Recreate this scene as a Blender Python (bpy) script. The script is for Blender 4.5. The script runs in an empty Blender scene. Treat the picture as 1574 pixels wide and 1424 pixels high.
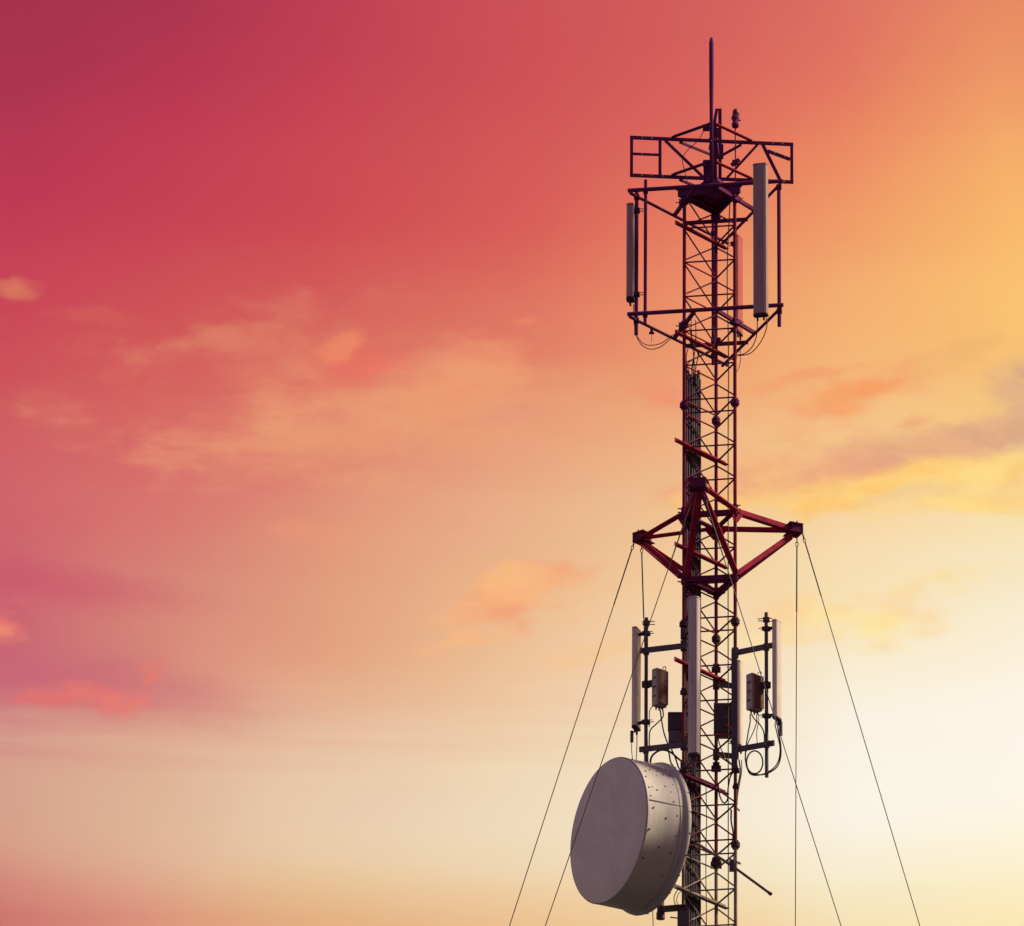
import bpy, math, random
from mathutils import Vector as V, Matrix

random.seed(7)
scene = bpy.context.scene
R = math.radians

# ---------------------------------------------------------------- camera
FPX = 12000.0                 # focal length in photo pixels
PX0, PYC = 1094.0, 712.0      # principal column (the photo is a crop), centre row
CAM = V((0.0, -111.26, 1.6))
PITCH = R(22.42)
FWD = V((0, math.cos(PITCH), math.sin(PITCH)))
UPV = V((0, -math.sin(PITCH), math.cos(PITCH)))
cam_d = bpy.data.cameras.new("camera")
cam = bpy.data.objects.new("camera", cam_d)
scene.collection.objects.link(cam)
cam.location = CAM
cam.rotation_euler = (math.pi / 2 + PITCH, 0, 0)
cam_d.sensor_width = 36.0
cam_d.lens = 36.0 * FPX / 1574.0
cam_d.shift_x = -(PX0 - 787.0) / 1574.0
cam_d.clip_start = 1.0
cam_d.clip_end = 30000.0
scene.camera = cam

# ---------------------------------------------------------------- exposure
scene.view_settings.view_transform = 'Standard'
scene.view_settings.look = 'None'
scene.view_settings.exposure = 0.0
scene.view_settings.gamma = 1.0
scene.view_settings.use_curve_mapping = False

# ---------------------------------------------------------------- sun
SUN_EL, SUN_AZ = R(44), R(7)         # azimuth measured from +x towards +y
sun_d = bpy.data.lights.new("sun", 'SUN')
sun_d.energy = 4.9
sun_d.angle = R(12)
sun_d.color = (1.0, 0.82, 0.62)
sun = bpy.data.objects.new("sun", sun_d)
scene.collection.objects.link(sun)
sdir = V((math.cos(SUN_EL) * math.cos(SUN_AZ), math.cos(SUN_EL) * math.sin(SUN_AZ), math.sin(SUN_EL)))
sun.rotation_euler = sdir.to_track_quat('Z', 'Y').to_euler()


def lin(c):
    out = []
    for v in c[:3]:
        v = v / 255.0
        out.append(v / 12.92 if v <= 0.04045 else ((v + 0.055) / 1.055) ** 2.4)
    return (out[0], out[1], out[2], 1.0)


# ---------------------------------------------------------------- world: sunset sky by direction
world = bpy.data.worlds.new("World")
scene.world = world
world.use_nodes = True
NT = world.node_tree
NT.nodes.clear()


def N(tree, kind, **kw):
    n = tree.nodes.new(kind)
    for k, v in kw.items():
        setattr(n, k, v)
    return n


def sock(tree, dst, src):
    if isinstance(src, (int, float)):
        dst.default_value = src
    elif isinstance(src, (tuple, list)):
        dst.default_value = src
    else:
        tree.links.new(src, dst)


def math_n(tree, op, a, b=None, c=None, clamp=False):
    n = N(tree, 'ShaderNodeMath', operation=op)
    n.use_clamp = clamp
    sock(tree, n.inputs[0], a)
    if b is not None:
        sock(tree, n.inputs[1], b)
    if c is not None:
        sock(tree, n.inputs[2], c)
    return n.outputs[0]


def mix_c(tree, f, a, b, blend='MIX'):
    n = N(tree, 'ShaderNodeMix', data_type='RGBA', blend_type=blend)
    sock(tree, n.inputs[0], f)
    sock(tree, n.inputs[6], a)
    sock(tree, n.inputs[7], b)
    return n.outputs[2]


def smooth(tree, x, a, b):
    n = N(tree, 'ShaderNodeMapRange', interpolation_type='SMOOTHSTEP')
    n.clamp = True
    sock(tree, n.inputs[0], x)
    n.inputs[1].default_value = a
    n.inputs[2].default_value = b
    n.inputs[3].default_value = 0.0
    n.inputs[4].default_value = 1.0
    return n.outputs[0]


def build_sky():
    t = NT
    M = lambda *a, **k: math_n(t, *a, **k)
    tc = N(t, 'ShaderNodeTexCoord')
    sep = N(t, 'ShaderNodeSeparateXYZ')
    t.links.new(tc.outputs['Generated'], sep.inputs[0])
    x, y, z = sep.outputs
    az = M('ARCTAN2', x, y)                      # 0 = straight towards the mast, + to the right
    el = M('ARCSINE', z)
    # U,V: angular coordinates of the sunset glow (1 = about 7.5 degrees), U rightwards, V downwards
    U = M('MULTIPLY_ADD', az, FPX * math.cos(R(22)) / 1574.0, PX0 / 1574.0)
    Vd = M('MULTIPLY_ADD', M('SUBTRACT', el, PITCH), -FPX / 1424.0, PYC / 1424.0)
    # soft horizontal banding of the high haze
    cmb = N(t, 'ShaderNodeCombineXYZ')
    sock(t, cmb.inputs[0], U)
    sock(t, cmb.inputs[1], Vd)
    UV = cmb.outputs[0]

    def noise(scale, detail, rough, mapping, dist=0.0, loc=(0, 0, 0), rot=0.0):
        mp = N(t, 'ShaderNodeMapping')
        t.links.new(UV, mp.inputs[0])
        mp.inputs['Location'].default_value = loc
        mp.inputs['Rotation'].default_value = (0, 0, rot)
        mp.inputs['Scale'].default_value = mapping
        n = N(t, 'ShaderNodeTexNoise', noise_dimensions='3D')
        t.links.new(mp.outputs[0], n.inputs['Vector'])
        n.inputs['Scale'].default_value = scale
        n.inputs['Detail'].default_value = detail
        n.inputs['Roughness'].default_value = rough
        n.inputs['Distortion'].default_value = dist
        return n
    band = noise(1.0, 7, 0.58, (1.8, 10.0, 1), 0.2)
    fine = noise(1.0, 3, 0.5, (3.0, 60.0, 1), 0.1, (5, 2, 0), 0.02)
    lowm = smooth(t, Vd, 0.72, 0.80)
    lowf = M('MULTIPLY', lowm, M('SUBTRACT', 1.0, smooth(t, Vd, 0.80, 0.90)))
    fw = M('MULTIPLY', M('SUBTRACT', fine.outputs['Fac'], 0.5), M('MULTIPLY_ADD', lowf, 0.11, 0.006))
    V1 = M('ADD', M('ADD', Vd, M('MULTIPLY', M('SUBTRACT', band.outputs['Fac'], 0.5), 0.05)), fw)
    broad = noise(1.0, 7, 0.55, (2.4, 3.4, 1), 0.3, (9, 4, 0))
    U1 = M('ADD', U, M('MULTIPLY', M('SUBTRACT', broad.outputs['Fac'], 0.5), 0.15))

    cols = [0, 250, 500, 800, 1050, 1300, 1574]
    rows = [0, 200, 400, 600, 750, 830, 900, 1040, 1150, 1270, 1350, 1424]
    grid = [
        [(165, 51, 75), (172, 53, 78), (190, 62, 82), (205, 82, 88), (212, 95, 92), (222, 112, 98), (230, 138, 100)],
        [(178, 54, 80), (190, 60, 82), (200, 72, 84), (210, 88, 88), (220, 105, 92), (232, 130, 98), (243, 165, 105)],
        [(196, 64, 85), (200, 72, 85), (208, 82, 86), (220, 105, 92), (232, 132, 100), (242, 165, 108), (250, 190, 112)],
        [(205, 82, 92), (212, 95, 94), (220, 115, 100), (228, 142, 112), (238, 165, 118), (245, 188, 125), (246, 196, 122)],
        [(208, 98, 105), (215, 112, 108), (224, 140, 116), (232, 170, 132), (238, 188, 142), (246, 208, 152), (248, 215, 148)],
        [(206, 99, 108), (215, 122, 114), (226, 152, 122), (233, 178, 138), (240, 198, 152), (247, 218, 172), (248, 228, 186)],
        [(205, 100, 112), (215, 132, 120), (226, 160, 126), (234, 185, 142), (242, 205, 160), (247, 225, 182), (248, 232, 200)],
        [(200, 108, 118), (216, 140, 125), (228, 168, 134), (236, 195, 155), (244, 215, 180), (249, 238, 214), (252, 243, 224)],
        [(212, 150, 138), (222, 170, 145), (230, 190, 160), (238, 210, 175), (245, 225, 195), (250, 243, 227), (253, 246, 232)],
        [(215, 160, 140), (222, 180, 150), (232, 202, 172), (240, 218, 188), (246, 228, 200), (250, 243, 226), (253, 245, 224)],
        [(212, 146, 130), (223, 172, 144), (231, 197, 155), (238, 210, 170), (243, 220, 180), (248, 235, 205), (252, 238, 200)],
        [(204, 112, 110), (217, 142, 122), (228, 176, 130), (236, 193, 144), (240, 205, 155), (246, 225, 180), (252, 232, 180)],
    ]
    prev = None
    for i, cx in enumerate(cols):
        rp = N(t, 'ShaderNodeValToRGB')
        rp.color_ramp.interpolation = 'CARDINAL'
        els = rp.color_ramp.elements
        els[0].position = 0.0
        els[0].color = lin(grid[0][i])
        els[1].position = 1.0
        els[1].color = lin(grid[-1][i])
        for j in range(1, len(rows) - 1):
            e = els.new(rows[j] / 1424.0)
            e.color = lin(grid[j][i])
        t.links.new(V1, rp.inputs[0])
        if prev is None:
            prev = rp.outputs[0]
        else:
            a, b = cols[i - 1] / 1574.0, cx / 1574.0
            mr = N(t, 'ShaderNodeMapRange')
            mr.clamp = True
            t.links.new(U1, mr.inputs[0])
            mr.inputs[1].default_value = a
            mr.inputs[2].default_value = b
            prev = mix_c(t, mr.outputs[0], prev, rp.outputs[0])
    col = prev

    # clouds: (centre, radii, tilt degrees (up to the right), colour, strength, raggedness)
    warp = noise(1.0, 5, 0.6, (7, 10, 1), 0.0, (3, 7, 0))
    puff = noise(1.0, 9, 0.60, (8, 15, 1), 0.15, (1, 1, 0), R(8))
    wisp = noise(1.0, 9, 0.62, (6, 22, 1), 0.2, (6, 3, 0), R(7))
    tone = noise(1.0, 8, 0.62, (13, 26, 1), 0.3, (2, 8, 0), R(10))
    tonef = smooth(t, tone.outputs['Fac'], 0.36, 0.64)
    ws = N(t, 'ShaderNodeSeparateColor')
    t.links.new(warp.outputs['Color'], ws.inputs[0])
    pxw = M('MULTIPLY', M('SUBTRACT', ws.outputs[0], 0.5), 150.0)
    pyw = M('MULTIPLY', M('SUBTRACT', ws.outputs[1], 0.5), 80.0)
    PXs = M('ADD', M('MULTIPLY', U, 1574.0), pxw)
    PYs = M('ADD', M('MULTIPLY', Vd, 1424.0), pyw)

    def cloud(cx, cy, rx, ry, tilt, rgb, strength, nz=None, k=2.0, soft=(1.15, 0.1), rgb2=None):
        nonlocal col
        dx = M('SUBTRACT', PXs, cx)
        dy = M('SUBTRACT', PYs, cy)
        ca, sa = math.cos(R(tilt)), math.sin(R(tilt))
        ex = M('DIVIDE', M('ADD', M('MULTIPLY', dx, ca), M('MULTIPLY', dy, -sa)), rx)
        ey = M('DIVIDE', M('ADD', M('MULTIPLY', dx, sa), M('MULTIPLY', dy, ca)), ry)
        d = M('SQRT', M('ADD', M('MULTIPLY', ex, ex), M('MULTIPLY', ey, ey)))
        if nz is not None:
            d = M('ADD', d, M('MULTIPLY', M('SUBTRACT', nz.outputs['Fac'], 0.5), -2.0 * k))
        m = M('MULTIPLY', M('SUBTRACT', 1.0, smooth(t, d, soft[1], soft[0])), strength)
        cc = lin(rgb) if rgb2 is None else mix_c(t, tonef, lin(rgb), lin(rgb2))
        col = mix_c(t, m, col, cc)

    # lower left magenta bands
    cloud(20, 908, 300, 46, -6, (202, 90, 107), 0.70, band, 0.9, (1.2, 0.0))
    cloud(40, 1058, 360, 56, -5, (201, 100, 117), 0.72, band, 0.9, (1.3, 0.0))
    cloud(175, 1090, 125, 26, 5, (226, 114, 112), 0.70, puff, 2.6, (1.2, 0.0), (242, 128, 106))
    cloud(238, 1066, 36, 30, 20, (238, 122, 106), 0.75, puff, 1.8, (1.1, 0.1))
    cloud(60, 1096, 60, 12, 0, (224, 112, 112), 0.6, puff, 1.8)
    cloud(5, 980, 52, 34, 0, (232, 118, 110), 0.9, puff, 1.8, (1.1, 0.0), (244, 146, 114))
    # left middle veil
    cloud(395, 575, 270, 100, 8, (220, 122, 102), 0.50, puff, 2.4, (1.3, 0.0), (225, 138, 108))
    cloud(330, 535, 150, 36, 6, (222, 144, 110), 0.48, puff, 2.2, (1.1, 0.0), (222, 124, 100))
    cloud(620, 645, 330, 85, 9, (232, 152, 116), 0.48, puff, 2.2, (1.4, 0.0), (239, 170, 124))
    cloud(560, 665, 280, 50, 5, (238, 164, 118), 0.42, wisp, 2.4, (1.3, 0.0))
    cloud(735, 575, 130, 42, 34, (242, 164, 116), 0.60, puff, 2.0, (1.2, 0.0), (236, 146, 108))
    cloud(555, 568, 80, 42, 20, (234, 106, 95), 0.60, puff, 2.0, (1.3, 0.0))
    cloud(535, 535, 50, 22, 30, (240, 142, 104), 0.60, puff, 1.8, (1.2, 0.0))
    cloud(790, 497, 34, 15, 20, (244, 140, 98), 0.6, puff, 1.4)
    cloud(6, 462, 44, 22, -10, (218, 122, 96), 0.85, puff, 1.4, (1.1, 0.0))
    cloud(150, 503, 80, 16, 0, (212, 98, 90), 0.5, wisp, 1.8)
    cloud(105, 656, 55, 7, -8, (226, 112, 100), 0.35, wisp, 1.4)
    # beyond the photo's edges the same cloud deck goes on
    cloud(-420, 640, 300, 90, 8, (214, 112, 100), 0.6, puff, 2.4, (1.3, 0.0), (222, 140, 112))
    cloud(-800, 980, 420, 70, 0, (190, 92, 108), 0.6, puff, 2.2, (1.3, 0.0), (214, 120, 112))
    cloud(-1100, 420, 380, 90, 6, (190, 84, 92), 0.6, puff, 2.4, (1.3, 0.0))
    cloud(1950, 700, 330, 90, 12, (232, 182, 136), 0.8, puff, 2.2, (1.3, 0.0), (252, 206, 128))
    cloud(2400, 430, 380, 100, 14, (246, 190, 130), 0.7, puff, 2.3, (1.3, 0.0), (252, 206, 140))
    cloud(2300, 980, 420, 60, 4, (250, 222, 164), 0.7, puff, 2.2, (1.3, 0.0))
    cloud(500, -330, 420, 110, 10, (196, 76, 90), 0.6, puff, 2.3, (1.3, 0.0), (216, 104, 96))
    # centre below
    cloud(790, 935, 120, 62, 18, (242, 164, 122), 0.95, puff, 2.2, (1.35, 0.0), (248, 182, 128))
    cloud(785, 892, 50, 32, 10, (250, 188, 128), 0.75, puff, 1.6, (1.2, 0.0))
    cloud(730, 985, 70, 22, 10, (248, 186, 132), 0.80, puff, 1.8, (1.2, 0.0))
    cloud(920, 1000, 150, 26, 4, (247, 196, 140), 0.75, wisp, 2.0, (1.2, 0.0))
    cloud(890, 940, 90, 22, 14, (246, 190, 138), 0.55, puff, 2.0, (1.2, 0.0))
    cloud(500, 830, 80, 20, -4, (236, 152, 120), 0.45, wisp, 2.0, (1.1, 0.0))
    # right of the mast
    cloud(1310, 948, 210, 42, 10, (250, 214, 156), 0.85, puff, 2.2, (1.3, 0.0), (255, 228, 152))
    cloud(1190, 945, 95, 40, 0, (249, 208, 156), 0.70, puff, 1.8, (1.2, 0.0))
    cloud(1250, 660, 260, 52, 10, (242, 200, 144), 0.60, puff, 1.6, (1.2, 0.0), (244, 186, 132))
    cloud(1440, 695, 290, 42, 14, (224, 166, 132), 1.0, puff, 1.3, (1.3, 0.25), (238, 180, 132))
    cloud(1590, 630, 125, 80, 32, (218, 168, 134), 0.95, puff, 1.6, (1.25, 0.1), (229, 178, 136))
    cloud(1180, 735, 180, 46, 8, (238, 168, 128), 0.90, puff, 1.4, (1.25, 0.1), (246, 188, 128))
    cloud(1370, 745, 340, 27, 8, (254, 200, 112), 0.95, puff, 1.4, (1.2, 0.15), (255, 212, 128))
    cloud(1490, 772, 220, 30, 5, (250, 206, 132), 0.90, puff, 1.5, (1.1, 0.1), (255, 218, 134))
    cloud(1390, 765, 110, 14, 4, (241, 202, 148), 0.65, puff, 1.8, (1.1, 0.0))
    cloud(1540, 725, 80, 24, 40, (255, 226, 146), 0.6, puff, 1.6, (1.15, 0.0))
    cloud(1310, 622, 135, 44, 18, (243, 158, 110), 1.0, puff, 1.7, (1.3, 0.05), (247, 172, 108))
    cloud(1345, 602, 75, 24, 0, (247, 158, 98), 0.85, puff, 1.4, (1.15, 0.1))
    cloud(1220, 586, 110, 16, 14, (243, 162, 110), 0.85, puff, 1.7, (1.1, 0.05))
    cloud(1035, 615, 60, 36, 0, (240, 140, 110), 0.60, puff, 1.7, (1.2, 0.0))
    cloud(1500, 545, 95, 24, 24, (240, 182, 114), 0.80, puff, 1.7, (1.15, 0.05))
    cloud(1425, 655, 45, 15, 10, (238, 164, 120), 0.6, puff, 1.6)

    # away from the glow the dome is dusk: dim violet overhead and behind the viewer
    front = N(t, 'ShaderNodeVectorMath', operation='DOT_PRODUCT')
    t.links.new(tc.outputs['Generated'], front.inputs[0])
    gd = V((0.22, 0.93, 0.30)).normalized()
    front.inputs[1].default_value = gd
    f = smooth(t, front.outputs['Value'], 0.45, 0.93)
    dusk = mix_c(t, smooth(t, z, -0.1, 0.9), (0.165, 0.095, 0.245, 1), (0.12, 0.085, 0.22, 1))
    dusk = mix_c(t, smooth(t, x, -0.35, -0.95), dusk, (0.47, 0.345, 0.32, 1))
    warm_r = smooth(t, x, 0.15, 0.95)
    dusk = mix_c(t, warm_r, dusk, (0.46, 0.24, 0.15, 1))
    col = mix_c(t, f, dusk, col)
    bg = N(t, 'ShaderNodeBackground')
    t.links.new(col, bg.inputs[0])
    bg.inputs[1].default_value = 1.0
    out = N(t, 'ShaderNodeOutputWorld')
    t.links.new(bg.outputs[0], out.inputs[0])


build_sky()


# ---------------------------------------------------------------- where a photo point stands at depth y
def P(px, py, y):
    d = FWD + V((1, 0, 0)) * ((px - PX0) / FPX) - UPV * ((py - PYC) / FPX)
    k = (y - CAM.y) / d.y
    return CAM + d * k


def zat(py, y):
    return P(PX0, py, y).z


def xat(px, y, z=46.0):
    dep = (V((0, y, z)) - CAM).dot(FWD)
    return (px - PX0) / FPX * dep


# ---------------------------------------------------------------- materials
MATS = {}


def mat(name, base, rough=0.5, metal=0.0, var=None, var_scale=6.0, var_amt=0.5, bump=0.0, bump_scale=60.0,
        streak=None, speck=None, spec=0.5):
    m = bpy.data.materials.new(name)
    m.use_nodes = True
    t = m.node_tree
    b = t.nodes['Principled BSDF']
    b.inputs['Roughness'].default_value = rough
    b.inputs['Metallic'].default_value = metal
    b.inputs['Specular IOR Level'].default_value = spec
    tc = N(t, 'ShaderNodeTexCoord')
    col = (base[0], base[1], base[2], 1)
    if var is not None:
        n = N(t, 'ShaderNodeTexNoise')
        t.links.new(tc.outputs['Object'], n.inputs['Vector'])
        n.inputs['Scale'].default_value = var_scale
        n.inputs['Detail'].default_value = 6
        n.inputs['Roughness'].default_value = 0.65
        f = math_n(t, 'MULTIPLY', smooth(t, n.outputs['Fac'], 0.38, 0.66), var_amt)
        col = mix_c(t, f, col, (var[0], var[1], var[2], 1))
        rr = math_n(t, 'MULTIPLY_ADD', n.outputs['Fac'], 0.3, rough - 0.15)
        t.links.new(rr, b.inputs['Roughness'])
    if streak is not None:                      # rain streaks running down
        mp = N(t, 'ShaderNodeMapping')
        t.links.new(tc.outputs['Object'], mp.inputs[0])
        mp.inputs['Scale'].default_value = (9, 9, 0.7)
        n = N(t, 'ShaderNodeTexNoise')
        t.links.new(mp.outputs[0], n.inputs['Vector'])
        n.inputs['Scale'].default_value = 2.2
        n.inputs['Detail'].default_value = 5
        f = math_n(t, 'MULTIPLY', smooth(t, n.outputs['Fac'], 0.5, 0.72), streak[3])
        col = mix_c(t, f, col, (streak[0], streak[1], streak[2], 1))
    if speck is not None:
        n = N(t, 'ShaderNodeTexNoise')
        t.links.new(tc.outputs['Object'], n.inputs['Vector'])
        n.inputs['Scale'].default_value = 38
        n.inputs['Detail'].default_value = 3
        f = math_n(t, 'MULTIPLY', smooth(t, n.outputs['Fac'], 0.62, 0.72), speck[3])
        col = mix_c(t, f, col, (speck[0], speck[1], speck[2], 1))
    if isinstance(col, tuple):
        b.inputs['Base Color'].default_value = col
    else:
        t.links.new(col, b.inputs['Base Color'])
    if bump:
        n = N(t, 'ShaderNodeTexNoise')
        t.links.new(tc.outputs['Object'], n.inputs['Vector'])
        n.inputs['Scale'].default_value = bump_scale
        n.inputs['Detail'].default_value = 4
        bp = N(t, 'ShaderNodeBump')
        bp.inputs['Strength'].default_value = bump
        bp.inputs['Distance'].default_value = 0.01
        t.links.new(n.outputs['Fac'], bp.inputs['Height'])
        t.links.new(bp.outputs[0], b.inputs['Normal'])
    MATS[name] = m
    return m


RED = mat('red_paint', (0.42, 0.014, 0.05), 0.8, 0.0, (0.17, 0.018, 0.075), 5.0, 0.6, 0.12, 40, speck=(0.13, 0.04, 0.05, 0.7), spec=0.12)
LEGRED = mat('shaded_leg_paint', (0.28, 0.015, 0.06), 0.8, 0.0, (0.14, 0.016, 0.065), 4.0, 0.8, 0.12, 40, speck=(0.10, 0.03, 0.05, 0.6), spec=0.12)  # darker copy of the red: shade on the legs put into the colour
REDSHADE = mat('shaded_red_paint', (0.17, 0.018, 0.085), 0.85, 0.0, (0.11, 0.02, 0.09), 4.0, 0.8, 0.12, 40, spec=0.15)  # shaded copy of the red paint, shade put into the colour
PLUM = mat('plum_shade_tone', (0.135, 0.026, 0.135), 0.85, 0.0, (0.20, 0.022, 0.09), 5.0, 0.6, 0.12, 50, spec=0.15)  # purple shade on the dark bars put into the base colour
WHITEP = mat('faded_white_paint', (0.34, 0.27, 0.24), 0.55, 0.0, (0.16, 0.10, 0.09), 5.0, 0.7, 0.12, 40, spec=0.2)
MIDP = mat('worn_red_paint', (0.22, 0.03, 0.045), 0.7, 0.0, (0.12, 0.035, 0.05), 4.0, 0.8, 0.12, 40, spec=0.15)
STEEL = mat('galvanised_steel', (0.11, 0.082, 0.105), 0.5, 0.2, (0.07, 0.05, 0.06), 6.0, 0.6, 0.1, 50)
RADOME = mat('grey_radome', (0.56, 0.49, 0.48), 0.5, 0.0, (0.46, 0.38, 0.37), 3.0, 0.6, 0.05, 30, streak=(0.34, 0.27, 0.26, 0.5))
RADOMEM = mat('mauve_radome', (0.44, 0.27, 0.27), 0.6, 0.0, (0.36, 0.21, 0.22), 3.0, 0.6, 0.05, 30, streak=(0.22, 0.15, 0.17, 0.5))
RADOMEW = mat('pale_radome', (0.74, 0.68, 0.58), 0.5, 0.0, (0.64, 0.56, 0.48), 3.0, 0.6, 0.05, 30, streak=(0.36, 0.27, 0.2, 0.4))
RADOMEP = mat('sunlit_pink_radome', (0.50, 0.095, 0.08), 0.7, 0.0, (0.42, 0.08, 0.07), 3.0, 0.5)  # pink of the sun on the panel put into the base colour
DISHF = mat('dish_radome_cloth', (0.76, 0.70, 0.65), 0.8, 0.0, (0.64, 0.57, 0.54), 1.6, 0.7, 0.06, 90, streak=(0.62, 0.54, 0.53, 0.25))
SHROUD = mat('dish_shroud_paint', (0.53, 0.525, 0.48), 0.7, 0.0, (0.44, 0.42, 0.39), 2.2, 0.6, 0.06, 30, streak=(0.44, 0.38, 0.35, 0.5), speck=(0.3, 0.24, 0.2, 0.35))
DARKST = mat('dark_fitting_steel', (0.075, 0.045, 0.07), 0.75, 0.0, (0.11, 0.05, 0.07), 8.0, 0.6, 0.1, 50, spec=0.2)
BLACK = mat('black_cable_rubber', (0.034, 0.022, 0.036), 0.6, 0.0, (0.055, 0.036, 0.05), 8.0, 0.5)
BOXD = mat('dark_enclosure', (0.075, 0.048, 0.066), 0.65, 0.0, (0.10, 0.07, 0.085), 6.0, 0.5)
BOXM = mat('mid_grey_enclosure', (0.17, 0.13, 0.135), 0.6, 0.0, (0.12, 0.09, 0.095), 6.0, 0.5)
ALU = mat('cast_aluminium', (0.48, 0.41, 0.40), 0.55, 0.2, (0.24, 0.17, 0.16), 8.0, 0.6, 0.08, 60)
FIN = mat('warm_lit_heat_sink', (0.30, 0.15, 0.115), 0.6, 0.1, (0.2, 0.1, 0.08), 8.0, 0.6, 0.08, 60)  # brown is warm sky light on grey fins, put into the colour
WIRE = mat('steel_wire_rope', (0.035, 0.026, 0.025), 0.6, 0.0, (0.018, 0.013, 0.014), 20.0, 0.7)
LAMP = mat('red_lamp_glass', (0.20, 0.006, 0.018), 0.55, 0.0)
GROUND = mat('dry_ground', (0.032, 0.028, 0.036), 0.95, 0.0, (0.024, 0.026, 0.026), 0.05, 0.8)

# ---------------------------------------------------------------- mesh builder


def ortho(d, up=None):
    d = d.normalized()
    if up is None or abs(up.normalized().dot(d)) > 0.985:
        up = V((0, 0, 1)) if abs(d.z) < 0.9 else V((1, 0, 0))
    s = d.cross(up).normalized()
    u = s.cross(d).normalized()
    return d, s, u


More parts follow.
